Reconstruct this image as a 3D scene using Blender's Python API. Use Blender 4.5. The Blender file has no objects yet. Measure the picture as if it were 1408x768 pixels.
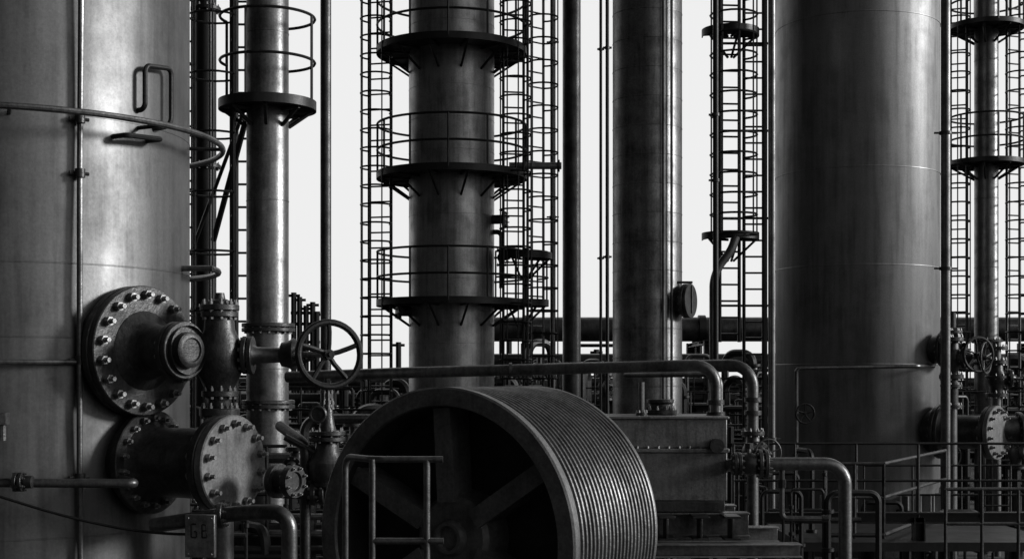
import bpy, math, random
from mathutils import Vector, Matrix
random.seed(7)
V=Vector
sc=bpy.context.scene
F=1955.0; CH=3.2
def W(px,py,d):            # survey sheet bearing/height at range d -> metres
    return V(((px-704)*d/F, d, CH+(520-py)*d/F))
def S(n,d): return n*d/F

# ---------------------------------------------------------------- materials
MATS={}
def mat(name,c0,c1,metal,rough,streak=0.5,scale=1.0,bump=0.15,spec=0.5,fine=0.28,stain=0.85):
    m=bpy.data.materials.new(name); m.use_nodes=True
    nt=m.node_tree; n=nt.nodes; l=nt.links; n.clear()
    out=n.new('ShaderNodeOutputMaterial'); p=n.new('ShaderNodeBsdfPrincipled')
    l.new(p.outputs[0],out.inputs[0])
    tc=n.new('ShaderNodeTexCoord')
    mp=n.new('ShaderNodeMapping'); mp.inputs['Scale'].default_value=(5*scale,5*scale,0.35*scale)
    l.new(tc.outputs['Object'],mp.inputs[0])
    st=n.new('ShaderNodeTexNoise'); st.inputs['Scale'].default_value=1.6; st.inputs['Detail'].default_value=4; st.inputs['Roughness'].default_value=0.62
    l.new(mp.outputs[0],st.inputs['Vector'])
    bl=n.new('ShaderNodeTexNoise'); bl.inputs['Scale'].default_value=1.3*scale; bl.inputs['Detail'].default_value=5; bl.inputs['Roughness'].default_value=0.65
    l.new(tc.outputs['Object'],bl.inputs['Vector'])
    mx=n.new('ShaderNodeMix'); mx.inputs[0].default_value=streak
    l.new(bl.outputs['Fac'],mx.inputs[2]); l.new(st.outputs['Fac'],mx.inputs[3])
    r=n.new('ShaderNodeValToRGB'); r.color_ramp.elements[0].position=0.34; r.color_ramp.elements[1].position=0.66
    r.color_ramp.elements[0].color=(c0,c0,c0,1); r.color_ramp.elements[1].color=(c1,c1,c1,1)
    l.new(mx.outputs[0],r.inputs[0])
    fn=n.new('ShaderNodeTexNoise'); fn.inputs['Scale'].default_value=38; fn.inputs['Detail'].default_value=3; fn.inputs['Roughness'].default_value=0.75
    l.new(tc.outputs['Object'],fn.inputs['Vector'])
    fr=n.new('ShaderNodeMapRange'); fr.inputs['From Min'].default_value=0.3; fr.inputs['From Max'].default_value=0.7
    fr.inputs['To Min'].default_value=1-fine; fr.inputs['To Max'].default_value=1+fine
    l.new(fn.outputs['Fac'],fr.inputs[0])
    # grime: runs where the streak field dips, patches where the blotch field dips
    gm=n.new('ShaderNodeMath'); gm.operation='MULTIPLY'; l.new(st.outputs['Fac'],gm.inputs[0]); l.new(bl.outputs['Fac'],gm.inputs[1])
    gr=n.new('ShaderNodeMapRange'); gr.inputs['From Min'].default_value=.15; gr.inputs['From Max'].default_value=.25
    gr.inputs['To Min'].default_value=stain; gr.inputs['To Max'].default_value=1.03; l.new(gm.outputs[0],gr.inputs[0])
    g2=n.new('ShaderNodeMath'); g2.operation='MULTIPLY'; l.new(fr.outputs[0],g2.inputs[0]); l.new(gr.outputs[0],g2.inputs[1])
    mm=n.new('ShaderNodeMix'); mm.data_type='RGBA'; mm.blend_type='MULTIPLY'; mm.inputs[0].default_value=1
    l.new(r.outputs[0],mm.inputs[6]); l.new(g2.outputs[0],mm.inputs[7])
    l.new(mm.outputs[2],p.inputs['Base Color'])
    rr=n.new('ShaderNodeMapRange'); rr.inputs['From Min'].default_value=0.3; rr.inputs['From Max'].default_value=0.7
    rr.inputs['To Min'].default_value=rough+0.07; rr.inputs['To Max'].default_value=rough-0.06
    l.new(bl.outputs['Fac'],rr.inputs[0]); l.new(rr.outputs[0],p.inputs['Roughness'])
    p.inputs['Metallic'].default_value=metal
    p.inputs['Specular IOR Level'].default_value=spec
    bp=n.new('ShaderNodeBump'); bp.inputs['Strength'].default_value=bump; bp.inputs['Distance'].default_value=0.02
    l.new(fn.outputs['Fac'],bp.inputs['Height']); l.new(bp.outputs[0],p.inputs['Normal'])
    MATS[name]=m
mat('vessel_steel',0.07,0.15,0.8,0.46,streak=0.45,scale=1.0,bump=0.03,fine=.14)
mat('vessel_steel_worn',0.17,0.32,0.75,0.48,streak=0.5,scale=.8,bump=0.03,fine=.14)
mat('column_steel',0.18,0.40,0.8,0.43,streak=0.4,scale=1.5,bump=0.05,fine=.2)
mat('cast_iron',0.025,0.085,0.6,0.38,streak=0.2,scale=3,bump=0.2)
mat('pipe_steel',0.07,0.20,0.8,0.38,streak=0.3,scale=2.5,bump=0.1)
mat('dark_steel',0.006,0.02,0.3,0.45,streak=0.4,scale=2,bump=0.15)
mat('bolt_steel',0.18,0.38,0.85,0.36,streak=0.1,scale=6,bump=0.1)
mat('wheel_iron',0.09,0.18,0.65,0.42,streak=0.1,scale=3,bump=0.15)
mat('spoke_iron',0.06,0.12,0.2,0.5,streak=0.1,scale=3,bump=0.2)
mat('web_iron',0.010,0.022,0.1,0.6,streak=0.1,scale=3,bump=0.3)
mat('cover_paint',0.10,0.22,0.4,0.42,streak=0.3,scale=2.5,bump=0.15)
mat('concrete',0.05,0.10,0.0,0.9,streak=0.3,scale=1.5,bump=0.6)
mat('asphalt',0.02,0.045,0.0,0.9,streak=0.0,scale=0.6,bump=0.8)

# ---------------------------------------------------------------- builder
def basis(a):
    a=a.normalized()
    h=V((0,0,1)) if abs(a.z)<0.9 else V((1,0,0))
    u=a.cross(h).normalized(); v=u.cross(a).normalized()
    return a,u,v
class B:
    def __init__(s): s.v=[];s.f=[];s.m=[];s.mats=[]
    def mi(s,k):
        if k not in s.mats: s.mats.append(k)
        return s.mats.index(k)
    def add(s,vs,fs,k):
        o=len(s.v); s.v+=[tuple(x) for x in vs]; i=s.mi(k)
        for f in fs: s.f.append(tuple(q+o for q in f)); s.m.append(i)
    def tube(s,pts,r,seg=8,k='pipe_steel',closed=False):
        pts=[V(p) for p in pts]; n=len(pts); vs=[];fs=[]
        tan=[]
        for i in range(n):
            if closed: t=pts[(i+1)%n]-pts[i-1]
            else: t=pts[min(i+1,n-1)]-pts[max(i-1,0)]
            tan.append(t.normalized())
        _,u,_=basis(tan[0])
        for i in range(n):
            u=(u-tan[i]*u.dot(tan[i]))
            if u.length<1e-5: _,u,_=basis(tan[i])
            u.normalize(); v=tan[i].cross(u)
            for j in range(seg):
                a=2*math.pi*j/seg
                vs.append(pts[i]+(u*math.cos(a)+v*math.sin(a))*r)
        m=n if closed else n-1
        for i in range(m):
            for j in range(seg):
                a=i*seg+j;b=i*seg+(j+1)%seg;c=((i+1)%n)*seg+(j+1)%seg;d=((i+1)%n)*seg+j
                fs.append((a,b,c,d))
        if not closed:
            fs.append(tuple(range(seg))[::-1]); fs.append(tuple((n-1)*seg+j for j in range(seg)))
        s.add(vs,fs,k)
    def pipe(s,pts,r,bend=None,seg=12,k='pipe_steel'):
        pts=[V(p) for p in pts]; bend=bend or r*3; out=[pts[0]]
        for i in range(1,len(pts)-1):
            a=(pts[i-1]-pts[i]); b=(pts[i+1]-pts[i])
            d=min(bend,a.length*.49,b.length*.49); a.normalize(); b.normalize()
            p0=pts[i]+a*d; p2=pts[i]+b*d
            for q in range(9):
                t=q/8
                w=0.75
                den=(1-t)**2+2*w*t*(1-t)+t*t
                out.append((p0*(1-t)**2+pts[i]*2*w*t*(1-t)+p2*t*t)/den)
        out.append(pts[-1]); s.tube(out,r,seg,k)
    def lathe(s,o,ax,prof,seg=32,k='pipe_steel'):
        o=V(o); a,u,v=basis(V(ax)); vs=[];rings=[];fs=[]
        for t,r in prof:
            if r<1e-6: rings.append([len(vs)]); vs.append(o+a*t)
            else:
                st=len(vs); rings.append(list(range(st,st+seg)))
                for j in range(seg):
                    g=2*math.pi*j/seg; vs.append(o+a*t+(u*math.cos(g)+v*math.sin(g))*r)
        for i in range(len(rings)-1):
            A,C=rings[i],rings[i+1]
            if len(A)==1 and len(C)==1: continue
            for j in range(seg):
                q=(j+1)%seg
                if len(A)==1: fs.append((A[0],C[j],C[q]))
                elif len(C)==1: fs.append((A[j],C[0],A[q]))
                else: fs.append((A[j],C[j],C[q],A[q]))
        s.add(vs,fs,k)
    def cyl(s,o,ax,r,h,seg=16,k='pipe_steel'):
        s.lathe(o,ax,[(0,0),(0,r),(h,r),(h,0)],seg,k)
    def rod(s,p0,p1,r,seg=6,k='dark_steel'):
        p0=V(p0);p1=V(p1); s.cyl(p0,p1-p0,r,(p1-p0).length,seg,k)
    def obox(s,c,ex,ey,ez,k='dark_steel'):
        c=V(c);vs=[]
        for i in (-1,1):
            for j in (-1,1):
                for q in (-1,1): vs.append(c+ex*i+ey*j+ez*q)
        s.add(vs,[(0,1,3,2),(4,6,7,5),(0,4,5,1),(2,3,7,6),(0,2,6,4),(1,5,7,3)],k)
    def box(s,lo,hi,k='dark_steel',rz=0.0):
        lo=V(lo);hi=V(hi);c=(lo+hi)/2;h=(hi-lo)/2
        R=Matrix.Rotation(rz,3,'Z')
        s.obox(c,R@V((h.x,0,0)),R@V((0,h.y,0)),V((0,0,h.z)),k)
    def beam(s,p0,p1,h=.2,w=.15,t=.014,k='dark_steel'):
        p0=V(p0);p1=V(p1);a=(p1-p0);L=a.length;a.normalize()
        _,u,v=basis(a)
        side,up=u,v
        c=(p0+p1)/2
        s.obox(c,a*L/2,side*t/2,up*(h/2-t),k)
        s.obox(c+up*(h/2-t/2),a*L/2,side*w/2,up*t/2,k)
        s.obox(c-up*(h/2-t/2),a*L/2,side*w/2,up*t/2,k)
    def bolts(s,o,ax,rad,n,b,th,k='bolt_steel',ph=0.0):
        a,u,v=basis(V(ax)); o=V(o)
        for i in range(n):
            g=2*math.pi*(i+.5)/n+ph
            c=o+(u*math.cos(g)+v*math.sin(g))*rad
            s.lathe(c-a*b*1.1,a,[(0,0),(0,b),(th+2.4*b,b),(th+2.4*b,b*.6),(th+3.6*b,b*.55),(th+3.6*b,0)],6,k)
    def flange(s,o,ax,r,th,n=12,b=None,k='cast_iron',seg=40):
        c=th*.12
        s.lathe(o,ax,[(0,0),(0,r-c),(c,r),(th-c,r),(th,r-c),(th,0)],seg,k)
        if n: s.bolts(o,ax,r*.84,n,b or r*.07,th)
    def arc(s,c,r,a0,a1,z,tr,k='dark_steel',n=None,seg=6):
        n=n or max(4,int(abs(a1-a0)/0.2)); full=abs(abs(a1-a0)-2*math.pi)<1e-3
        pts=[V((c[0]+r*math.sin(a0+(a1-a0)*i/n),c[1]-r*math.cos(a0+(a1-a0)*i/n),z)) for i in range(n if full else n+1)]
        s.tube(pts,tr,seg,k,closed=full)
    def handwheel(s,c,ax,R,tr,ns=5,k='cast_iron'):
        a,u,v=basis(V(ax)); c=V(c)
        s.tube([c+(u*math.cos(2*math.pi*i/36)+v*math.sin(2*math.pi*i/36))*R for i in range(36)],tr,10,k,True)
        for i in range(ns):
            g=2*math.pi*i/ns+.3; d=u*math.cos(g)+v*math.sin(g); e=-u*math.sin(g)+v*math.cos(g)
            s.tube([c-a*R*.12,c+d*R*.35-a*R*.1+e*R*.03,c+d*R*.7-a*R*.02+e*R*.02,c+d*R],tr*.75,8,k)
        s.lathe(c-a*R*.25,a,[(0,0),(0,R*.16),(R*.3,R*.16),(R*.3,R*.08),(R*.42,R*.07),(R*.42,0)],12,k)
    def valve(s,c,ax,st,q,wheel=2.3,k='cast_iron',nb=8,stem=5.5):
        c=V(c); a=V(ax).normalized(); t=V(st).normalized()
        pr=[(-3,1.1),(-2.6,1.1),(-1.5,1.15),(-.7,1.65),(0,1.8),(.7,1.65),(1.5,1.15),(2.6,1.1),(3,1.1)]
        s.lathe(c,a,[(x*q,y*q) for x,y in pr],24,k)
        s.flange(c-a*3.3*q,a,1.9*q,.7*q,nb,.2*q,k,28); s.flange(c+a*2.6*q,a,1.9*q,.7*q,nb,.2*q,k,28)
        s.lathe(c,t,[(x*q,y*q) for x,y in [(0,1.2),(1.9,1.2),(1.9,1.2),(2.9,.9),(3.3,.6),(3.6,.6),(3.6,0)]],20,k)
        s.flange(c+t*1.9*q,t,1.75*q,.6*q,nb,.18*q,k,28)
        _,u,v=basis(t)
        for e in (1,-1):
            s.tube([c+t*2.5*q+u*e*.9*q,c+t*3.8*q+u*e*.8*q,c+t*4.6*q+u*e*.3*q],.16*q,6,k)
        s.rod(c+t*2*q,c+t*(stem+.8)*q,.2*q,8,'bolt_steel')
        s.lathe(c+t*4.4*q,t,[(0,0),(0,.45*q),(.5*q,.45*q),(.5*q,0)],12,k)
        if wheel: s.handwheel(c+t*stem*q,t,wheel*q,.16*q*wheel/2.3,5,k)
    def ladder_cage(s,c,z0,z1,az,w=.42,cr=.36,cage=True,cz0=None,hoop=.6,k='dark_steel',rt=.018):
        o=V((math.sin(az),-math.cos(az),0)); u=V((math.cos(az),math.sin(az),0)); c=V((c[0],c[1],0))
        for e in (1,-1):
            p=c+u*e*w/2; s.rod(p+V((0,0,z0)),p+V((0,0,z1)),rt*1.3,6,k)
        z=z0+.15
        while z<z1: s.rod(c+u*w/2+V((0,0,z)),c-u*w/2+V((0,0,z)),rt*.75,5,k); z+=.3
        if not cage: return
        cz=cz0 if cz0 is not None else z0+2.2
        cc=c+o*cr*.75
        angs=[math.radians(x) for x in (-130,-85,-42,0,42,85,130)]
        z=cz
        while z<z1:
            pts=[]
            for i in range(15):
                g=math.radians(-140+280*i/14)
                pts.append(cc+(o*math.cos(g)+u*math.sin(g))*cr+V((0,0,z)))
            s.tube(pts,rt*.8,5,k); z+=hoop
        for g in angs[1:-1]:
            p=cc+(o*math.cos(g)+u*math.sin(g))*cr
            s.rod(p+V((0,0,cz)),p+V((0,0,z1)),rt*.6,5,k)
    def platform(s,c,z,ri,ro,a0=0,a1=2*math.pi,rail=1.0,k='dark_steel',nbr=8,rr=.02,rails=(1.0,.5),drop=.45,toe=.065):
        full=abs(a1-a0-2*math.pi)<1e-3; n=int((a1-a0)/(2*math.pi)*48)
        def P(r,g,zz): return V((c[0]+r*math.sin(g),c[1]-r*math.cos(g),zz))
        vs=[];fs=[]
        prof=[(ri,z-.03),(ro,z-.03),(ro,z-toe),(ro+.02,z-toe),(ro+.02,z+toe),(ro,z+toe),(ro,z),(ri,z)]
        m=len(prof)
        for i in range(n+1):
            g=a0+(a1-a0)*i/n
            for r,zz in prof: vs.append(P(r,g,zz))
        for i in range(n):
            for j in range(m):
                fs.append((i*m+j,(i+1)*m+j,(i+1)*m+(j+1)%m,i*m+(j+1)%m))
        s.add(vs,fs,k)
        for i in range(nbr):
            g=a0+(a1-a0)*(i+.5)/nbr
            s.rod(P(ro-.03,g,z-.05),P(ri,g,z-drop),.024,6,k)
            s.rod(P(ro-.03,g,z-.06),P(ri,g,z-.06),.025,6,k)
        np_=max(3,int((a1-a0)*ro/.75))
        for i in range(np_+(0 if full else 1)):
            g=a0+(a1-a0)*i/np_
            s.rod(P(ro,g,z),P(ro,g,z+rail),rr,6,k)
        for f in rails: s.arc(c,ro,a0,a1,z+rail*f,rr,k,n)
    def vessel_ring(s,c,z,r,h=.03,p=.006,k='column_steel'):
        s.lathe(V((c[0],c[1],z)),V((0,0,1)),[(0,r-.01),(h*.3,r+p),(h*.7,r+p),(h,r-.01)],64 if r<1 else 160,k)
    def make(s,name,bevel=0,parent=None,smooth=35):
        xs=[v[0] for v in s.v];ys=[v[1] for v in s.v];zs=[v[2] for v in s.v]
        o=V(((min(xs)+max(xs))/2,(min(ys)+max(ys))/2,min(zs)))
        me=bpy.data.meshes.new(name); me.from_pydata([tuple(V(v)-o) for v in s.v],[],s.f)
        for k in s.mats: me.materials.append(MATS[k])
        me.polygons.foreach_set('material_index',s.m)
        me.polygons.foreach_set('use_smooth',[True]*len(me.polygons))
        me.set_sharp_from_angle(angle=math.radians(smooth)); me.update()
        ob=bpy.data.objects.new(name,me); sc.collection.objects.link(ob); ob.location=o
        if parent: ob.parent=parent; ob.matrix_parent_inverse=Matrix.Translation(-parent.location)
        if bevel:
            b=ob.modifiers.new('bevel','BEVEL'); b.width=bevel; b.segments=2; b.limit_method='ANGLE'; b.angle_limit=math.radians(40)
        return ob
UP=V((0,0,1)); D=math.radians
def pol(c,r,g,z): return V((c[0]+r*math.sin(g),c[1]-r*math.cos(g),z))
def shell(b,c,r,z0,z1,k,course=1.2,seg=96):
    b.lathe(V((c[0],c[1],0)),UP,[(z0,r),(z1,r),(z1+r*.35,r*.8),(z1+r*.5,r*.4),(z1+r*.55,0)],seg,k)
    z=z0+course*.6
    while z<z1: b.vessel_ring(c,z,r,.025,.004,k=k); z+=course

# ================================================================ LEFT VESSEL
LC=(-4.54,12.8); LR=1.6
b=B()
b.lathe(V((LC[0],LC[1],0)),UP,[(.5,LR+.12),(.56,LR+.12),(.56,LR),(11,LR),(11.6,LR*.8),(11.9,0)],160,'vessel_steel')
b.cyl(V((LC[0],LC[1],0)),UP,LR+.3,.5,64,'concrete')
for z in (1.9,3.52,4.12,5.33,6.9): b.vessel_ring(LC,z,LR,.025,.003,'vessel_steel')
def ax(g): return V((math.sin(g),-math.cos(g),0))
g=D(56.5); a=ax(g); o=V((LC[0],LC[1],3.43))
b.lathe(o,a,[(1.4,.49),(1.66,.49)],56,'cast_iron')
b.flange(o+a*1.64,a,.54,.07,0,seg=64); b.flange(o+a*1.718,a,.54,.07,0,seg=64)
b.bolts(o+a*1.64,a,.465,18,.038,.15)
b.lathe(o+a*1.788,a,[(0,.33),(.012,.32),(.05,.25),(.12,.215),(.3,.2),(.52,.2)],48,'cast_iron')
b.flange(o+a*2.15,a,.235,.055,12,.022); b.flange(o+a*2.215,a,.235,.055,0)
b.lathe(o+a*2.27,a,[(0,.15),(.06,.145),(.075,.12),(.075,.1),(.06,.09),(.06,0)],32,'cast_iron')
N1=o+a*2.2
g2=D(61.5); a=ax(g2); o=V((LC[0],LC[1],2.5))
b.lathe(o,a,[(1.3,.38),(1.62,.38)],48,'cast_iron')
b.flange(o+a*1.66,a,.44,.07,18,.028,seg=56)
b.lathe(o+a*1.73,a,[(0,.34),(.05,.3),(.12,.29),(.62,.29),(.68,.31)],56,'cast_iron')
b.flange(o+a*2.43,a,.40,.075,0,seg=56); b.flange(o+a*2.515,a,.405,.08,0,k='cover_paint',seg=56)
b.bolts(o+a*2.43,a,.335,14,.034,.165)
g3=D(39)
b.tube([pol(LC,LR+.06+.008*math.sin(z*2.1),g3+.004*math.sin(z*1.3),z) for z in [i*.25 for i in range(2,44)]],.024,10,'pipe_steel')
for z in (1.6,2.4,3.35,4.86,5.3,6.4,7.5):
    b.cyl(pol(LC,LR+.06,g3,z-.035),UP,.042,.07,12,'cast_iron'); b.rod(pol(LC,LR+.04,g3-.05,z),pol(LC,LR+.04,g3+.05,z),.016,6,'cast_iron')
b.arc(LC,1.9,D(-40),D(178),5.31,.026,'pipe_steel',60,10)
for gg in (-30,20,60,100,150): b.rod(pol(LC,LR-.02,D(gg),5.31),pol(LC,1.9,D(gg),5.31),.018,6,'dark_steel')
b.arc(LC,1.86,D(86),D(175),4.18,.028,'pipe_steel',30,8)
b.rod(pol(LC,LR-.02,D(86),4.18),pol(LC,1.88,D(86),4.18),.026,8,'pipe_steel')
b.arc(LC,1.66,D(-40),D(39),3.33,.02,'pipe_steel',30,8)
# grab handle
b.pipe([pol(LC,1.55,D(60),5.46),pol(LC,1.68,D(60),5.46),pol(LC,1.68,D(60),5.83),pol(LC,1.68,D(72),5.87),pol(LC,1.68,D(72),5.40),pol(LC,1.68,D(68),5.34),pol(LC,1.55,D(66),5.34)],.022,.06,10,'dark_steel')
b.pipe([pol(LC,1.5,D(50),5.2),pol(LC,1.76,D(51),5.2),pol(LC,1.76,D(64),5.22),pol(LC,1.5,D(64),5.22)],.022,.04,8,'dark_steel')
p0=W(-200,662,11.05);p1=W(186,664,11.15)
b.pipe([p0,p1,p1+V((-.3,.6,0))],.036,.06,14,'pipe_steel')
for px in (20,27): b.flange(W(px,662,11.06),V((1,0,0)),.075,.028,6,.012)
b.cyl(W(34,662,11.06),V((1,0,0)),.05,.06,12,'cast_iron')
b.tube([W(-30+i*14.5,672+62*math.sin(min(1,i/19)*1.45),11.0) for i in range(21)],.012,6,'dark_steel')
b.cyl(W(3,605,11.0),UP,.035,.2,10,'cast_iron'); b.cyl(W(3,583,11.0),UP,.06,.09,8,'cast_iron'); b.rod(W(-60,592,11.0),W(3,592,11.0),.03)
b.make('process_vessel')

b=B(); c=W(276,736,10.7)
b.obox(c,V((.115,-.02,0)),V((.004,.02,0)),V((0,0,.16)),'bolt_steel')
def stroke(x0,z0,x1,z1):
    e=V((.115,-.02,0)).normalized(); n=V((-.17,-.98,0)).normalized()
    p=c+e*x0+UP*z0+n*.022;q=c+e*x1+UP*z1+n*.022; b.rod(p,q,.008,4,'web_iron')
for s_ in [(-.025,.09,-.065,.09),(-.065,.09,-.065,-.01),(-.065,-.01,-.025,-.01),(-.025,-.01,-.025,.035),(-.025,.035,-.045,.035),
           (.02,.09,.02,-.01),(.02,.09,.055,.085),(.055,.085,.055,.045),(.055,.045,.02,.04),(.055,.04,.06,-.005),(.06,-.008,.02,-.01)]: stroke(*s_)
for s_ in ((-.09,.135),(.09,.135),(-.09,-.135),(.09,-.135)):
    b.cyl(c+V((s_[0],-.02-s_[0]*.174,s_[1])),V((-.17,-.98,0)),.009,.014,6,'bolt_steel')
b.rod(c+V((0,.03,-1.95)),c+V((0,.03,.1)),.025,8,'dark_steel')
b.box(c+V((-.12,-.09,-2.05)),c+V((.12,.15,-1.9)),'concrete')
b.make('equipment_tag_plate',.004)

# ================================================================ VALVE MANIFOLD
b=B(); d=12.0
X=V((1,0,0))
m0=W(302,490,d)
b.lathe(V((m0.x,m0.y,0)),UP,[(.0,.12),(2.7,.12)],20,'pipe_steel')
for y,r,t in [(598,.15,.06),(572,.17,.07),(545,.15,.05),(436,.155,.05),(427,.165,.05)]:
    b.flange(W(302,y,d),UP,r,t,10,.018)
b.lathe(W(302,600,d),UP,[(0,.1),(.3,.1),(.42,.13),(.55,.19),(.75,.2),(.9,.13),(1.02,.12),(1.05,.12)],28,'cast_iron')
b.lathe(W(302,520,d),UP,[(0,.13),(.06,.17),(.3,.17),(.36,.13),(.5,.11)],24,'cast_iron')
b.lathe(W(302,427,d)+UP*.05,UP,[(0,.1),(.03,.1),(.05,.05),(.1,.04),(.1,0)],16,'cast_iron')
b.rod(N1+V((-.1,.3,0)),W(300,487,12),.1,20,'cast_iron')
b.flange(W(334,488,d),X,.16,.04,10,.018); b.flange(W(342,488,d),X,.16,.04,0)
b.lathe(W(346,488,d),X,[(0,.1),(.05,.07),(.26,.062),(.3,.062)],20,'pipe_steel')
b.lathe(W(384,487,d),X,[(0,.06),(.02,.1),(.07,.11),(.12,.14),(.17,.11),(.2,.06)],20,'cast_iron')
b.rod(W(398,487,d),W(450,487,11.75),.028,10,'bolt_steel')
b.rod(W(398,470,d),W(432,482,11.8),.014,6,'cast_iron'); b.rod(W(398,504,d),W(432,492,11.8),.014,6,'cast_iron')
b.handwheel(W(453,487,11.7),V((.42,-.9,.03)),.265,.028,5,'dark_steel')
c=W(450,620,11.8)
b.rod(V((c.x,c.y,0)),W(450,520,11.8),.028,10,'cast_iron')
for y,r,t in [(548,.05,.05),(560,.06,.03),(598,.15,.035),(606,.15,.035),(640,.12,.04),(668,.13,.04)]: b.flange(W(450,y,11.8),UP,r,t,8,.012)
b.lathe(W(450,690,11.8),UP,[(0,.07),(.12,.09),(.2,.15),(.33,.16),(.42,.1),(.56,.09),(.6,.07),(.72,.05),(.85,.045)],24,'cast_iron')
b.lathe(W(438,569,11.6),V((0,-1,0)),[(0,0),(0,.07),(.05,.075),(.06,.065),(.06,.055),(.045,.05),(.045,0)],24,'cast_iron')
b.rod(W(392,600,11.8),W(452,632,11.8),.03,8,'cast_iron')
b.pipe([W(385,585,12.3),W(420,610,11.8),W(420,700,11.8),V((W(420,700,11.8).x,11.8,0))],.045,.1,12,'cast_iron')
b.lathe(W(372,660,11.5),V((.85,-.5,0)),[(0,.1),(.05,.14),(.1,.14),(.1,.1),(.2,.1),(.2,.13),(.26,.13),(.26,.08),(.24,.07),(.24,0)],24,'cast_iron')
b.bolts(W(372,660,11.5)+V((.85,-.5,0)).normalized()*.2,V((.85,-.5,0)),.11,8,.014,.06)
b.pipe([W(386,672,11.8),W(460,676,11.8),W(500,688,11.8),W(515,700,12.4)],.075,.12,16,'cast_iron')
b.flange(W(428,676,11.8),X,.11,.04,8,.015); b.flange(W(440,676,11.8),X,.11,.04,0)
b.lathe(W(515,690,11.9),V((.9,-.4,0)),[(0,0),(0,.09),(.06,.09),(.06,.06),(.12,.05),(.12,0)],16,'cast_iron')
b.valve(W(408,640,12.2),UP,V((-.2,-1,0)),.05,0)
b.valve(W(480,655,12.6),X,UP,.045,2)
b.make('valve_manifold')
b=B()
b.pipe([W(210,722,11.1),W(330,704,10.9),W(398,703,10.8),W(398,760,10.8),V((W(398,760,10.8).x,10.8,.0))],.06,.14,18,'pipe_steel')
b.flange(W(300,708,10.95),V((1,0,.04)),.1,.04,8,.014); b.cyl(V((W(398,760,10.8).x,10.8,0)),UP,.12,.05,16,'cast_iron')
b.make('drain_pipe')

# ================================================================ SLIM COLUMN 2 + ladders
C2=(W(368,0,17).x,17.0)
b=B(); shell(b,C2,.25,.1,13,'pipe_steel',2.0,48)
b.cyl(V((C2[0],C2[1],0)),UP,.5,.15,32,'concrete')
for y in (456,561): 
    b.flange(W(369,y,17),UP,.315,.045,16,.02); b.flange(W(369,y,17)+UP*.055,UP,.315,.045,0)
zp=W(0,146,17).z
b.platform(C2,zp,.25,.56,D(-110),D(170),rail=1.05,nbr=6,rr=.018,rails=(1,.5),drop=.25,toe=.055)
b.platform(C2,zp+3.4,.25,.56,D(-110),D(170),rail=1.05,nbr=6,rr=.016)
b.ladder_cage((C2[0]-.42,17.0),.2,12.5,D(-75),w=.36,cr=.3,cz0=2.6,hoop=.7,rt=.018)
b.make('distillation_column')
b=B(); cx=W(283,0,19).x
b.lathe(V((cx,19,0)),UP,[(0,.14),(12,.14),(12.1,0)],28,'dark_steel')
for z in (2.3,4.1,6.0,8.1): b.flange(V((cx,19,z)),UP,.2,.05,10,.015,'dark_steel')
b.ladder_cage((cx+.62,18.7),.2,12,D(0),w=.3,cage=False,rt=.022)
b.ladder_cage((cx-.2,18.4),.2,12,D(-10),w=.34,cr=.27,cz0=2.4,hoop=.8,rt=.02)
b.rod(W(338,165,17.6),W(294,330,18.6),.04,8)
b.rod(W(262,350,18.6),W(340,140,17.6),.025,8)
b.make('riser_pipe_with_ladder')
def riser(px,d,wpx,top=12,name='riser_pipe',clamps=(),k='pipe_steel',y1=None):
    b=B(); x=W(px,0,d).x; r=S(wpx/2,d)
    b.lathe(V((x,d,0)),UP,[(0,r*1.6),(.04,r*1.6),(.04,r),(top,r),(top,0)],20,k)
    for y in clamps:
        z=W(0,y,d).z; b.cyl(V((x,d,z)),UP,r*1.35,.05,14,'cast_iron'); b.box((x-r*2.4,d-.02,z+.01),(x+r*2.4,d+.02,z+.04),'cast_iron')
    b.make(name)
riser(448,20,15,clamps=(),k='cast_iron')
riser(760,30,7,16,k='dark_steel',clamps=(60,300))
riser(786,29,25,16,k='cast_iron')
riser(826,24,4,13,clamps=(70,357),k='dark_steel')
riser(835,24,5,13,clamps=(68,355),k='dark_steel')
riser(984,24,8,13,k='dark_steel',clamps=(160,250))
riser(1061,22,10,12,k='pipe_steel',clamps=(605,))
riser(1300,24,13,13,k='pipe_steel',clamps=(185,371))

# ================================================================ MAIN COLUMN
CC=(W(621,0,28).x,28.0); b=B()
shell(b,CC,.84,.4,19,'column_steel',.62,96)
b.cyl(V((CC[0],CC[1],0)),UP,1.2,.4,48,'concrete')
for y in (72,243,417): b.platform(CC,W(0,y,28).z,.84,1.46,0,2*math.pi,rail=1.0,nbr=12,rr=.024,drop=.45)
b.platform(CC,W(0,72,28).z+2.46,.84,1.46,0,2*math.pi,rail=1.0,nbr=12,rr=.02)
b.ladder_cage((W(524,0,28).x,27.8),.5,17,D(-15),w=.46,cr=.3,cz0=2.6,hoop=.36,rt=.024)
b.ladder_cage((W(706,0,28).x,27.6),.5,17,D(10),w=.4,cr=.3,cz0=3.2,hoop=.36,rt=.024)
b.ladder_cage((W(737,0,28).x,28.6),.5,17,D(40),w=.42,cr=.3,cz0=3.2,hoop=.45,rt=.024)
b.platform((W(720,0,28).x,28.1),W(0,355,28).z+.05,.1,.55,D(-60),D(140),rail=.01,nbr=3,rails=())
b.platform((W(715,0,28).x,28.1),W(0,415,28).z-.02,.1,.55,D(-60),D(140),rail=1,nbr=3)
for (g,z,r) in [(75,6.3,.09),(-70,4.5,.09)]:
    a=ax(D(g)); o=V((CC[0],CC[1],z)); b.lathe(o,a,[(.8,r),(1.05,r)],16,'cast_iron'); b.flange(o+a*1.05,a,r*1.7,.06,8,.015)
b.pipe([W(700,228,27.8),W(772,228,27.8)],.07,None,12,'column_steel'); b.flange(W(766,228,27.8),X,.12,.05,0)
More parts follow.
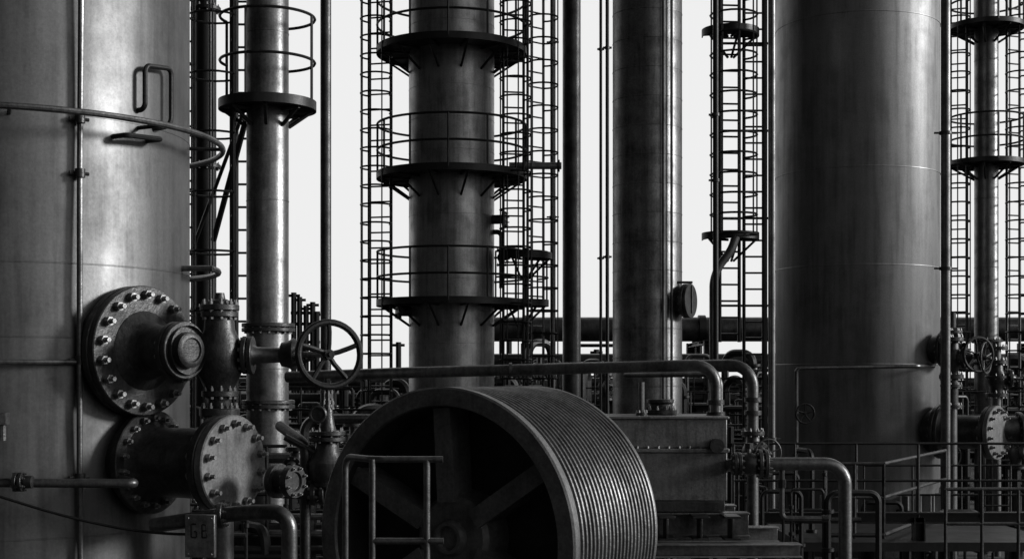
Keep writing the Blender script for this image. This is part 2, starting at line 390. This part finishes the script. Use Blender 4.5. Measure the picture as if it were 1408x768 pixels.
z=W(0,320,28).z
b.pipe([pol(CC,.8,D(80),z),pol(CC,1.0,D(80),z),pol(CC,1.0,D(80),z-1.1)],.05,.1,10,'dark_steel'); b.valve(pol(CC,1.0,D(80),z-.5),UP,X,.05,2,'dark_steel',6)
b.make('distillation_column')

# ================================================================ RIGHT-CENTRE COLUMN
C3=(W(890,0,21).x,21.0); b=B()
shell(b,C3,S(47.5,21),.3,13.5,'pipe_steel',.42,80)
b.cyl(V((C3[0],C3[1],0)),UP,.8,.3,40,'concrete')
z=W(0,415,21).z; a=ax(D(62)); o=V((C3[0],C3[1],z))
b.lathe(o,a,[(.45,.2),(.6,.2)],28,'cast_iron'); b.flange(o+a*.58,a,.25,.05,14,.018); b.flange(o+a*.64,a,.25,.05,0)
b.rod(o+a*.7+V((0,0,-.18)),o+a*.7+V((0,0,.22)),.015); b.rod(o+a*.6+V((-.15,-.02,.27)),o+a*.6+V((.1,0,.27)),.02)
b.tube([pol(C3,S(47.5,21)+.04,D(20),i) for i in (0.3,4,8,13)],.025,8,'pipe_steel')
b.tube([pol(C3,S(47.5,21)+.05,D(33),i) for i in (0.3,4,8,13)],.02,8,'dark_steel')
b.make('distillation_column')

# ================================================================ RIGHT VESSEL
VS='vessel_steel_worn'
RC=(W(1178,0,27).x,27.0); RR=S(110,27); b=B()
b.lathe(V((RC[0],RC[1],0)),UP,[(.25,RR*1.03),(.35,RR*1.03),(.35,RR*.98),(1.15,RR*.98),(1.2,RR),(14,RR),(14.8,RR*.6),(15,0)],128,VS)
for y in (35,240,370,502): b.vessel_ring(RC,W(0,y,26.5).z,RR,.035,.008,VS)
b.cyl(V((RC[0],RC[1],0)),UP,RR+.25,.25,64,'concrete')
for i in range(20):
    g=2*math.pi*i/20; p=pol(RC,RR+.09,g,.7); e=ax(g); u=V((math.cos(g),math.sin(g),0))
    b.obox(p+V((0,0,-.0)),e*.1,u*.012,UP*.4,VS)
z=W(0,480,26).z; a=ax(D(50)); o=V((RC[0],RC[1],z))
b.lathe(o,a,[(1.4,.26),(1.7,.26)],32,'cast_iron'); b.flange(o+a*1.68,a,.33,.06,16,.022); b.flange(o+a*1.75,a,.33,.06,0)
b.lathe(o+a*1.8,a,[(0,.2),(.05,.13),(.3,.12)],24,'cast_iron')
z=W(0,592,26).z; a=ax(D(48)); o=V((RC[0],RC[1],z))
b.lathe(o,a,[(1.4,.4),(1.65,.4)],40,'cast_iron'); b.flange(o+a*1.66,a,.50,.08,18,.03); b.flange(o+a*1.75,a,.5,.07,0)
b.lathe(o+a*1.8,a,[(0,.34),(.08,.31),(.1,.3),(.85,.3)],40,'cast_iron')
b.flange(o+a*2.58,a,.47,.08,0); b.flange(o+a*2.67,a,.48,.09,0,k='cover_paint'); b.bolts(o+a*2.58,a,.4,14,.036,.18)
b.pipe([pol(RC,RR,D(50),W(0,503,25.6).z),W(1262,503,25.2),W(1095,506,25.2),W(1095,620,25.2)],.035,.08,10,'pipe_steel')
b.handwheel(W(1107,568,25),V((.2,-1,0)),.17,.02,5,'dark_steel'); b.rod(W(1107,568,25),W(1107,568,25.9),.03)
b.make('process_vessel')
b=B()
b.valve(W(1308,492,24.8),UP,V((.8,-.6,0)),.11,2.4); b.lathe(W(1308,560,24.8)+UP*0,UP,[(0,.12),(.5,.12)],16,'cast_iron')
b.rod(V((W(1308,0,24.8).x,24.8,0)),W(1308,520,24.8),.1,14,'pipe_steel'); b.rod(W(1308,450,24.8),W(1308,430,24.8),.08,12)
for y in (470,458,520,532,560): b.flange(W(1308,y,24.8),UP,.19,.05,8,.016)
b.valve(W(1370,520,25.5),UP,X,.1,2.3); b.rod(V((W(1370,0,25.5).x,25.5,0)),W(1370,470,25.5),.08,14,'pipe_steel')
for y in (480,520,575): b.flange(W(1370,y,25.5),UP,.2,.05,8,.016)
b.handwheel(W(1345,487,24.4),V((.3,-.95,0)),.29,.025,6,'dark_steel')
b.pipe([W(1350,590,25.6),W(1500,590,25.6)],.25,None,24,'cast_iron'); b.flange(W(1398,592,25.6),X,.34,.07,14,.02)
b.make('valve_manifold')

C4=(W(1356,0,31).x,31.0); b=B(); shell(b,C4,S(16,31),.2,16,'pipe_steel',1.5,40)
for y in (38,225): b.platform(C4,W(0,y,31).z,.25,.78,0,2*math.pi,rail=1.0,nbr=8,rr=.022,drop=.35,toe=.05)
for y in (470,500): b.flange(W(1356,y,31),UP,.34,.05,12,.02)
b.ladder_cage((W(1318,0,31).x,31),.3,15,D(-20),w=.34,cr=.25,cz0=2.6,hoop=.4,rt=.024)
b.ladder_cage((W(1393,0,31).x,31),.3,15,D(20),w=.34,cr=.3,cz0=2.6,hoop=.4,rt=.024)
b.make('distillation_column')

b=B(); x=W(1003,0,26).x; d=26
b.ladder_cage((x,d),W(0,470,d).z,13,D(5),w=.36,cr=.42,cz0=W(0,325,d).z,hoop=.36,rt=.026)
b.ladder_cage((W(1040,0,d).x,d+.3),.2,13,D(0),w=.36,cage=False,rt=.026)
for y in (326,48): b.platform((x,d-.1),W(0,y,d).z,.05,.5,D(-100),D(120),rail=.01,nbr=3,rails=())
for px in (988,1056): b.rod(V((W(px,0,d).x,d+.35,0)),V((W(px,0,d).x,d+.35,13)),.05,8)
for y in (60,180,300,420,520): b.rod(W(985,y,d+.35),W(1060,y,d+.35),.025)
b.pipe([W(1012,325,25.4),W(1005,345,25.4),W(981,375,25.4),W(981,560,25.4)],.075,.25,14,'pipe_steel')
b.make('caged_ladder_tower')

# ================================================================ GROOVED FLYWHEEL
b=B(); th=D(31); A=V((math.sin(th),math.cos(th),0)); R=.965; Wd=1.17
o=W(606,741,9.0)
prof=[(.02,R-.125),(0,R-.117),(0,R-.012),(.012,R),(.07,R)]
ng=21; pitch=(Wd-.10)/ng
for i in range(ng):
    t=.07+i*pitch
    prof+=[(t+pitch*.12,R-.004),(t+pitch*.3,R-.036),(t+pitch*.65,R-.036),(t+pitch*.83,R-.004),(t+pitch,R)]
prof+=[(Wd-.012,R),(Wd,R-.012),(Wd,R-.12)]
b.lathe(o,A,prof,200,'wheel_iron')
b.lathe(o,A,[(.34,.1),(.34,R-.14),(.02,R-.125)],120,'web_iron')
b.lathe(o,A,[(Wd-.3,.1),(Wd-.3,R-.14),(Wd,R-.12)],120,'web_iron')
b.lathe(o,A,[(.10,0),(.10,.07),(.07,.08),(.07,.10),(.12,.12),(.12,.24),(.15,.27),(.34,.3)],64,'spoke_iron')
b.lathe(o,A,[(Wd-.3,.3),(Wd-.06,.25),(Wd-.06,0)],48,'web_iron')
H=V((math.cos(th),-math.sin(th),0))
for i in range(6):
    g=D(33+60*i); dr=H*math.cos(g)+UP*math.sin(g); sd=-H*math.sin(g)+UP*math.cos(g)
    for t0 in (.20,Wd-.2):
        b.obox(o+A*t0+dr*.53,dr*.30,sd*.05,A*.115,'spoke_iron')
        b.obox(o+A*(t0-.118)+dr*.53,dr*.30,sd*.062,A*.012,'spoke_iron')
b.rod(o+A*.3,o+A*(Wd+1.3),.09,24,'bolt_steel')
for t in (Wd+.32,Wd+1.05):
    c=o+A*t; b.lathe(c-A*.12,A,[(0,0),(0,.2),(.24,.2),(.24,0)],28,'cast_iron')
    b.obox(V((c.x,c.y,(c.z-.1+.5)/2)),H*.22,A*.13,UP*((c.z-.1-.5)/2),'cast_iron')
    b.obox(V((c.x,c.y,.46)),H*.5,A*.2,UP*.05,'cast_iron')
c=o+A*1.1; b.obox(V((c.x,c.y,.2)),H*.9,A*1.4,UP*.2,'concrete')
b.make('grooved_flywheel',smooth=28)

# ================================================================ GEARBOX HOUSING on skid
E=B(); d=14.0
p=W(828,572,d); q=W(1003,688,d)
z1=p.z;z0=q.z; xl=p.x-.25; xr=q.x
E.box((xl+.02,d+.02,z0),(xr-.02,d+1.05,W(0,622,d).z),'cover_paint')
E.box((xl,d,W(0,622,d).z+.002),(xr,d+1.07,W(0,616,d).z),'cover_paint')
E.box((xl+.03,d+.03,W(0,616,d).z+.002),(xr-.02,d+1.04,z1-.03),'cover_paint')
E.box((xl+.01,d+.01,z1-.028),(xr-.0,d+1.06,z1),'cover_paint')
base=E.make('gearbox_housing',.008)
b=B()
for i in range(14):
    x=xl+.08+i*(xr-xl-.16)/13; b.cyl(V((x,d+.014,W(0,616,d).z)),UP,.014,.022,6,'bolt_steel')
b.cyl(V((W(985,0,d).x,d+.03,W(0,612,d).z)),V((0,-1,0)),.07,.1,20,'cast_iron')
b.flange(W(908,570,d+.6)+V((0,0,.004)),UP,.17,.05,10,.016); b.lathe(W(908,570,d+.6)+UP*.05,UP,[(0,.12),(.06,.12),(.08,.14),(.11,.14),(.11,0)],24,'cast_iron')
b.pipe([W(882,570,d+.3),W(882,525,d+.3)],.03,None,10,'pipe_steel'); b.flange(W(882,572,d+.3)+UP*.01,UP,.06,.03,6,.01)
b.make('fittings',parent=base)
b=B()
zt=z0-.004
b.box((xl+.35,d-.02,zt-.1),(xr-.05,d+1.0,zt),'cast_iron')
for yy in (d+.05,d+.9):
    b.beam((xl-.2,yy,zt-.23),(W(1030,0,d).x,yy,zt-.23),.24,.2,.02,'pipe_steel')
for px in (912,958,1000): b.beam((W(px,0,d).x,d-.35,zt-.23-.0),(W(px,0,d).x,d-.06,zt-.23),.23,.16,.02,'cast_iron')
b.beam((xl-.6,d-.4,zt-.43),(W(1100,0,d-.4).x,d-.4,zt-.43),.13,.2,.015,'cover_paint')
b.beam((xl-.6,d+1.2,zt-.45),(W(1100,0,d).x,d+1.2,zt-.45),.16,.2,.015,'cover_paint')
for x in (xl-.4,W(905,0,d).x,W(985,0,d).x,W(1085,0,d).x):
    for yy in (d-.4,d+1.2): b.beam((x,yy,0),(x,yy,zt-.53),.18,.16,.014,'dark_steel')
b.make('steel_skid',.003)

# ================================================================ RUN PIPES
b=B()
b.pipe([W(395,518,15.6),W(560,512,15.0),W(984,501,14.4),W(984,568,14.4)],S(8,14.4),.22,20,'pipe_steel')
b.cyl(W(984,556,14.4),UP,S(12,14.4),.05,20,'cast_iron'); b.cyl(W(984,571,14.4),UP,S(13,14.4),.04,20,'cast_iron')
b.cyl(W(700,508,14.8),X,S(10,14.8),.03,18,'pipe_steel')
b.make('overhead_pipe')
b=B()
b.pipe([W(760,506,17.2),W(1035,501,16.2),W(1035,590,16.2),V((W(1035,0,16.2).x,16.2,.0))],S(8,16.2),.26,20,'pipe_steel')
for y in (552,570): b.cyl(W(1035,y,16.2),UP,S(12,16.2),.05,20,'cast_iron')
b.valve(W(1035,620,16.2),UP,V((.3,-1,0)),.07,2.2)
b.pipe([W(860,515,18.2),W(990,514,16.8),W(990,600,16.8)],S(4,16.8),.15,12,'pipe_steel')
b.make('overhead_pipe')
b=B(); d=13.6
b.pipe([W(1000,640,14.3),W(1012,637,d),W(1162,637,d),V((W(1162,0,d).x,d,0))],S(9,d),.2,20,'pipe_steel')
for px,r in ((1008,.11),(1014,.11),(1042,.14),(1050,.14)): b.flange(W(px,637,d),X,r,.035,10,.014)
b.lathe(W(1017,637,d),X,[(0,.08),(.04,.1),(.1,.11),(.17,.09)],20,'cast_iron')
b.rod(W(1030,637,d),W(1030,612,d),.02,8,'bolt_steel'); b.cyl(W(1030,616,d),UP,.04,.05,8,'cast_iron')
b.pipe([W(1075,637,d+.1),W(1075,712,d+.1),W(1130,712,d+.1)],.025,.06,10,'pipe_steel')
b.cyl(W(1130,712,d+.1),X,.035,.06,10,'cast_iron'); b.cyl(W(1075,670,d+.1),UP,.04,.08,10,'cast_iron')
b.cyl(V((W(1162,0,d).x,d,0)),UP,.16,.06,20,'cast_iron')
b.make('discharge_pipe')

# ================================================================ FOREGROUND RAILING
b=B(); d=8.1; zt=W(0,631,d).z; zm=W(0,743,d).z
r=S(4.6,d)
b.pipe([V((W(475,0,d+.3).x,d+.3,1.6)),V((W(475,0,d+.3).x,d+.3,zt)),V((W(512,0,d).x,d,zt)),W(609,631,d)],r,.07,12,'pipe_steel')
b.rod(V((W(512,0,d).x,d,zm)),V((W(610,0,d).x,d,zm)),r,12,'pipe_steel')
for px in (512,587): b.rod(V((W(px,0,d).x,d,1.6)),V((W(px,0,d).x,d,zt)),r,12,'pipe_steel'); b.cyl(V((W(px,0,d).x,d,1.6)),UP,.05,.015,12,'cast_iron')
xa=W(440,0,d).x; xb=W(620,0,d).x
b.box((xa,d-.9,1.54),(xb,d+.4,1.6),'dark_steel')
for x in (xa+.05,xb-.05):
    for y in (d-.85,d+.35): b.rod((x,y,0),(x,y,1.54),.04,8)
b.make('steel_handrail')

b=B()
def railrun(p0,p1,n,h=1.0,r=.024,k='cast_iron'):
    p0=V(p0);p1=V(p1)
    for i in range(n+1):
        q=p0.lerp(p1,i/n); b.rod(q,q+UP*h,r,8,k)
    for f in (1,.55): b.rod(p0+UP*h*f,p1+UP*h*f,r,8,k)
    b.rod(p0+UP*.05,p1+UP*.05,r*1.5,6,'dark_steel')
zf=W(0,745,19).z
railrun((W(1135,0,19).x,19,zf+.05),(W(1215,0,19).x,19,zf+.05),2)
railrun((W(1215,0,19).x,19,zf+.05),(W(1300,0,22.5).x,22.5,zf+.05),2)
railrun((W(1300,0,18.5).x,18.5,zf-.25),(W(1450,0,18.5).x,18.5,zf-.25),3)
b.box((W(1100,0,19).x,19.0,zf-.12),(W(1460,0,19).x,22.4,zf-.0),'dark_steel')
for px in (1110,1200,1300,1400): b.rod((W(px,0,19.5).x,19.5,0),(W(px,0,19.5).x,19.5,zf-.1),.06,8)
b.make('walkway_railing')

# ================================================================ BACKGROUND PIPE RACK
b=B()
for d,z,r,k,x0 in [(42,4.65,.36,'cast_iron',-.6),(43,3.75,.2,'cast_iron',-.6),(44,3.5,.1,'cast_iron',-.6),(41,3.1,.12,'cast_iron',-40),(41.5,2.95,.1,'pipe_steel',-40),(41,2.6,.18,'dark_steel',-40),(41.5,2.2,.1,'cast_iron',-40),(42,1.7,.2,'dark_steel',-40),(42,1.1,.2,'dark_steel',-40)]:
    b.rod((x0,d,z),(40,d,z),r,20,k)
x=-36
while x<38:
    tall=x>-1
    for y in (40.6,44.6): b.beam((x,y,0),(x,y,4.3 if tall else 3.0),.25,.25,.03)
    for z in ((2.45,3.0,3.52,4.26) if tall else (2.3,2.95)): b.beam((x,40.4,z-.03),(x,44.8,z-.03),.12,.2,.02)
    if tall: b.rod((x-.1,42,4.65),(x+.1,42,4.65),.42,20,'dark_steel')
    x+=5.2
b.make('pipe_rack')
def piping(name,n,x0,x1,d0,d1,zlo,zhi,sd,vr=.05,dark=False,Lm=2.4):
    random.seed(sd); b=B()
    for i in range(n):
        x=random.uniform(x0,x1); d=random.uniform(d0,d1); r=random.choice((.02,.03,.035,.05,.07,.1))*(vr/.05)
        z=random.uniform(zlo,zhi); k=random.choice(('pipe_steel','dark_steel','dark_steel','cast_iron','dark_steel') if not dark else ('dark_steel','dark_steel','cast_iron'))
        t=random.random(); L=random.uniform(.4,Lm)*random.choice((1,-1))
        if t<.5: pts=[V((x,d,0)),V((x,d,z)),V((x+L,d,z)),V((x+L,d,max(0.05,z-random.uniform(.3,2))))]
        elif t<.75: pts=[V((x,d,0)),V((x,d,z)),V((x+L*.3,d+.5,z)),V((x+L*.3,d+.5,0))]
        else: pts=[V((x,d,0)),V((x,d,z))]
        b.pipe(pts,r,r*3,8,k)
        for q in range(random.randint(1,3)):
            zz=random.uniform(z*.4,z*.95); b.flange(V((x,d,zz)),UP,r*1.9,.05,0,k=k,seg=14)
        if random.random()<.35 and r>=.03: b.valve(V((x,d,z*random.uniform(.55,.9))),UP,V((random.uniform(-1,1),-1,0)),r,2.6,'cast_iron',0)
        if random.random()<.3:
            zz=random.uniform(.6,zhi*.8); b.rod((x-Lm*.6,d,zz),(x+Lm*.6,d,zz),r*.8,8,k)
    for i in range(max(2,int((x1-x0)/2.5))):
        x=x0+i*2.5; d=(d0+d1)/2
        b.beam((x,d,0),(x,d,zhi*.6),.15,.15,.02); b.beam((x,d,zhi*.6),(x+2.5,d,zhi*.6),.15,.12,.02)
        for f in (1,.5): b.rod((x,d,zhi*.6+f),(x+2.5,d,zhi*.6+f),.02)
        for e in range(3): b.rod((x+e*.83,d,zhi*.6),(x+e*.83,d,zhi*.6+1),.02)
    b.make(name)
piping('process_piping',50,-12,-.8,33,39,1.8,3.3,3,.06)
piping('process_piping',70,-.4,16,33,39,2.2,4.1,13,.07)
piping('process_piping',60,-5,1,18,24,1.3,2.9,4)
piping('process_piping',70,3,14,29,32,1.4,3.2,5,.05,True)
piping('process_piping',14,3.0,4.3,18,20.5,.8,2.2,6,.03,True,.7)
piping('process_piping',22,6.0,12,23,25.5,.5,1.2,8,.04,True,1.2)
piping('process_piping',30,-4.2,-1.6,13.5,16,.8,2.5,9,.04)
piping('process_piping',150,-30,30,48,60,2.2,3.5,12,.1)
b=B()
for px,y in ((404,402),(412,408),(421,420),(430,415),(436,428),(548,470),(690,440),(700,455),(820,480),(955,455),(962,462)):
    p=W(px,y,46); b.rod((p.x,46,0),p,.09,8,'dark_steel'); b.rod(p+V((-.2,0,-.1)),p+V((.2,0,-.1)),.05)
for y in (430,445,470,490): b.rod(W(400,y,46),W(440,y,46),.06)
b.make('vent_stacks')

b=B(); b.add([(-900,-300,0),(900,-300,0),(900,1500,0),(-900,1500,0)],[(0,1,2,3)],'asphalt'); b.make('ground')
b=B()
b.box((-14,7,.0),(14,46,.02),'concrete'); b.make('concrete_yard_slab')

# ================================================================ LIGHT
w=bpy.data.worlds.new("World"); sc.world=w; w.use_nodes=True; nt=w.node_tree; n=nt.nodes; l=nt.links
bg=n['Background']; sky=n.new('ShaderNodeTexSky'); sky.sky_type='NISHITA'; sky.sun_disc=False
el=D(17); az=D(86)
sky.sun_elevation=el; sky.sun_rotation=math.pi-az; sky.dust_density=4
hs=n.new('ShaderNodeHueSaturation'); hs.inputs['Saturation'].default_value=0
l.new(sky.outputs[0],hs.inputs['Color'])
tc=n.new('ShaderNodeTexCoord'); sx=n.new('ShaderNodeSeparateXYZ'); l.new(tc.outputs['Generated'],sx.inputs[0])
# bright overcast northward, added fill glow beside the sun, dimmed elsewhere for contrast
mr=n.new('ShaderNodeMapRange'); mr.interpolation_type='SMOOTHSTEP'
mr.inputs['From Min'].default_value=.2; mr.inputs['From Max'].default_value=.88; mr.inputs['To Min'].default_value=.1; mr.inputs['To Max'].default_value=8.9
l.new(sx.outputs['Y'],mr.inputs[0])
dt=n.new('ShaderNodeVectorMath'); dt.operation='DOT_PRODUCT'
ga=D(60); dt.inputs[1].default_value=(math.sin(ga)*.97,-math.cos(ga)*.97,.24)
l.new(tc.outputs['Generated'],dt.inputs[0])
gl=n.new('ShaderNodeMapRange'); gl.interpolation_type='SMOOTHSTEP'
gl.inputs['From Min'].default_value=.62; gl.inputs['From Max'].default_value=1.0; gl.inputs['To Min'].default_value=0; gl.inputs['To Max'].default_value=8.0
l.new(dt.outputs['Value'],gl.inputs[0])
ad=n.new('ShaderNodeMath'); ad.operation='ADD'; l.new(mr.outputs[0],ad.inputs[0]); l.new(gl.outputs[0],ad.inputs[1])
mx=n.new('ShaderNodeMix'); mx.data_type='RGBA'; mx.inputs[0].default_value=.96
l.new(hs.outputs[0],mx.inputs[6]); l.new(ad.outputs[0],mx.inputs[7])
l.new(mx.outputs[2],bg.inputs[0]); bg.inputs[1].default_value=.1
sd=bpy.data.lights.new('sun','SUN'); sd.energy=3.0; sd.angle=D(12); sd.color=(1,1,1)
so=bpy.data.objects.new('sun',sd); sc.collection.objects.link(so)
dirv=V((math.sin(az)*math.cos(el),-math.cos(az)*math.cos(el),math.sin(el)))
so.rotation_euler=dirv.to_track_quat('Z','Y').to_euler(); so.location=dirv*40
cd=bpy.data.cameras.new('camera'); cam=bpy.data.objects.new('camera',cd); sc.collection.objects.link(cam)
cam.location=(0,0,CH); cam.rotation_euler=(math.pi/2,0,0); cd.lens=50; cd.sensor_width=36; cd.shift_y=(520-384)/1408; cd.clip_end=3000
sc.camera=cam
sc.view_settings.view_transform='Standard'; sc.view_settings.look='None'; sc.view_settings.exposure=0
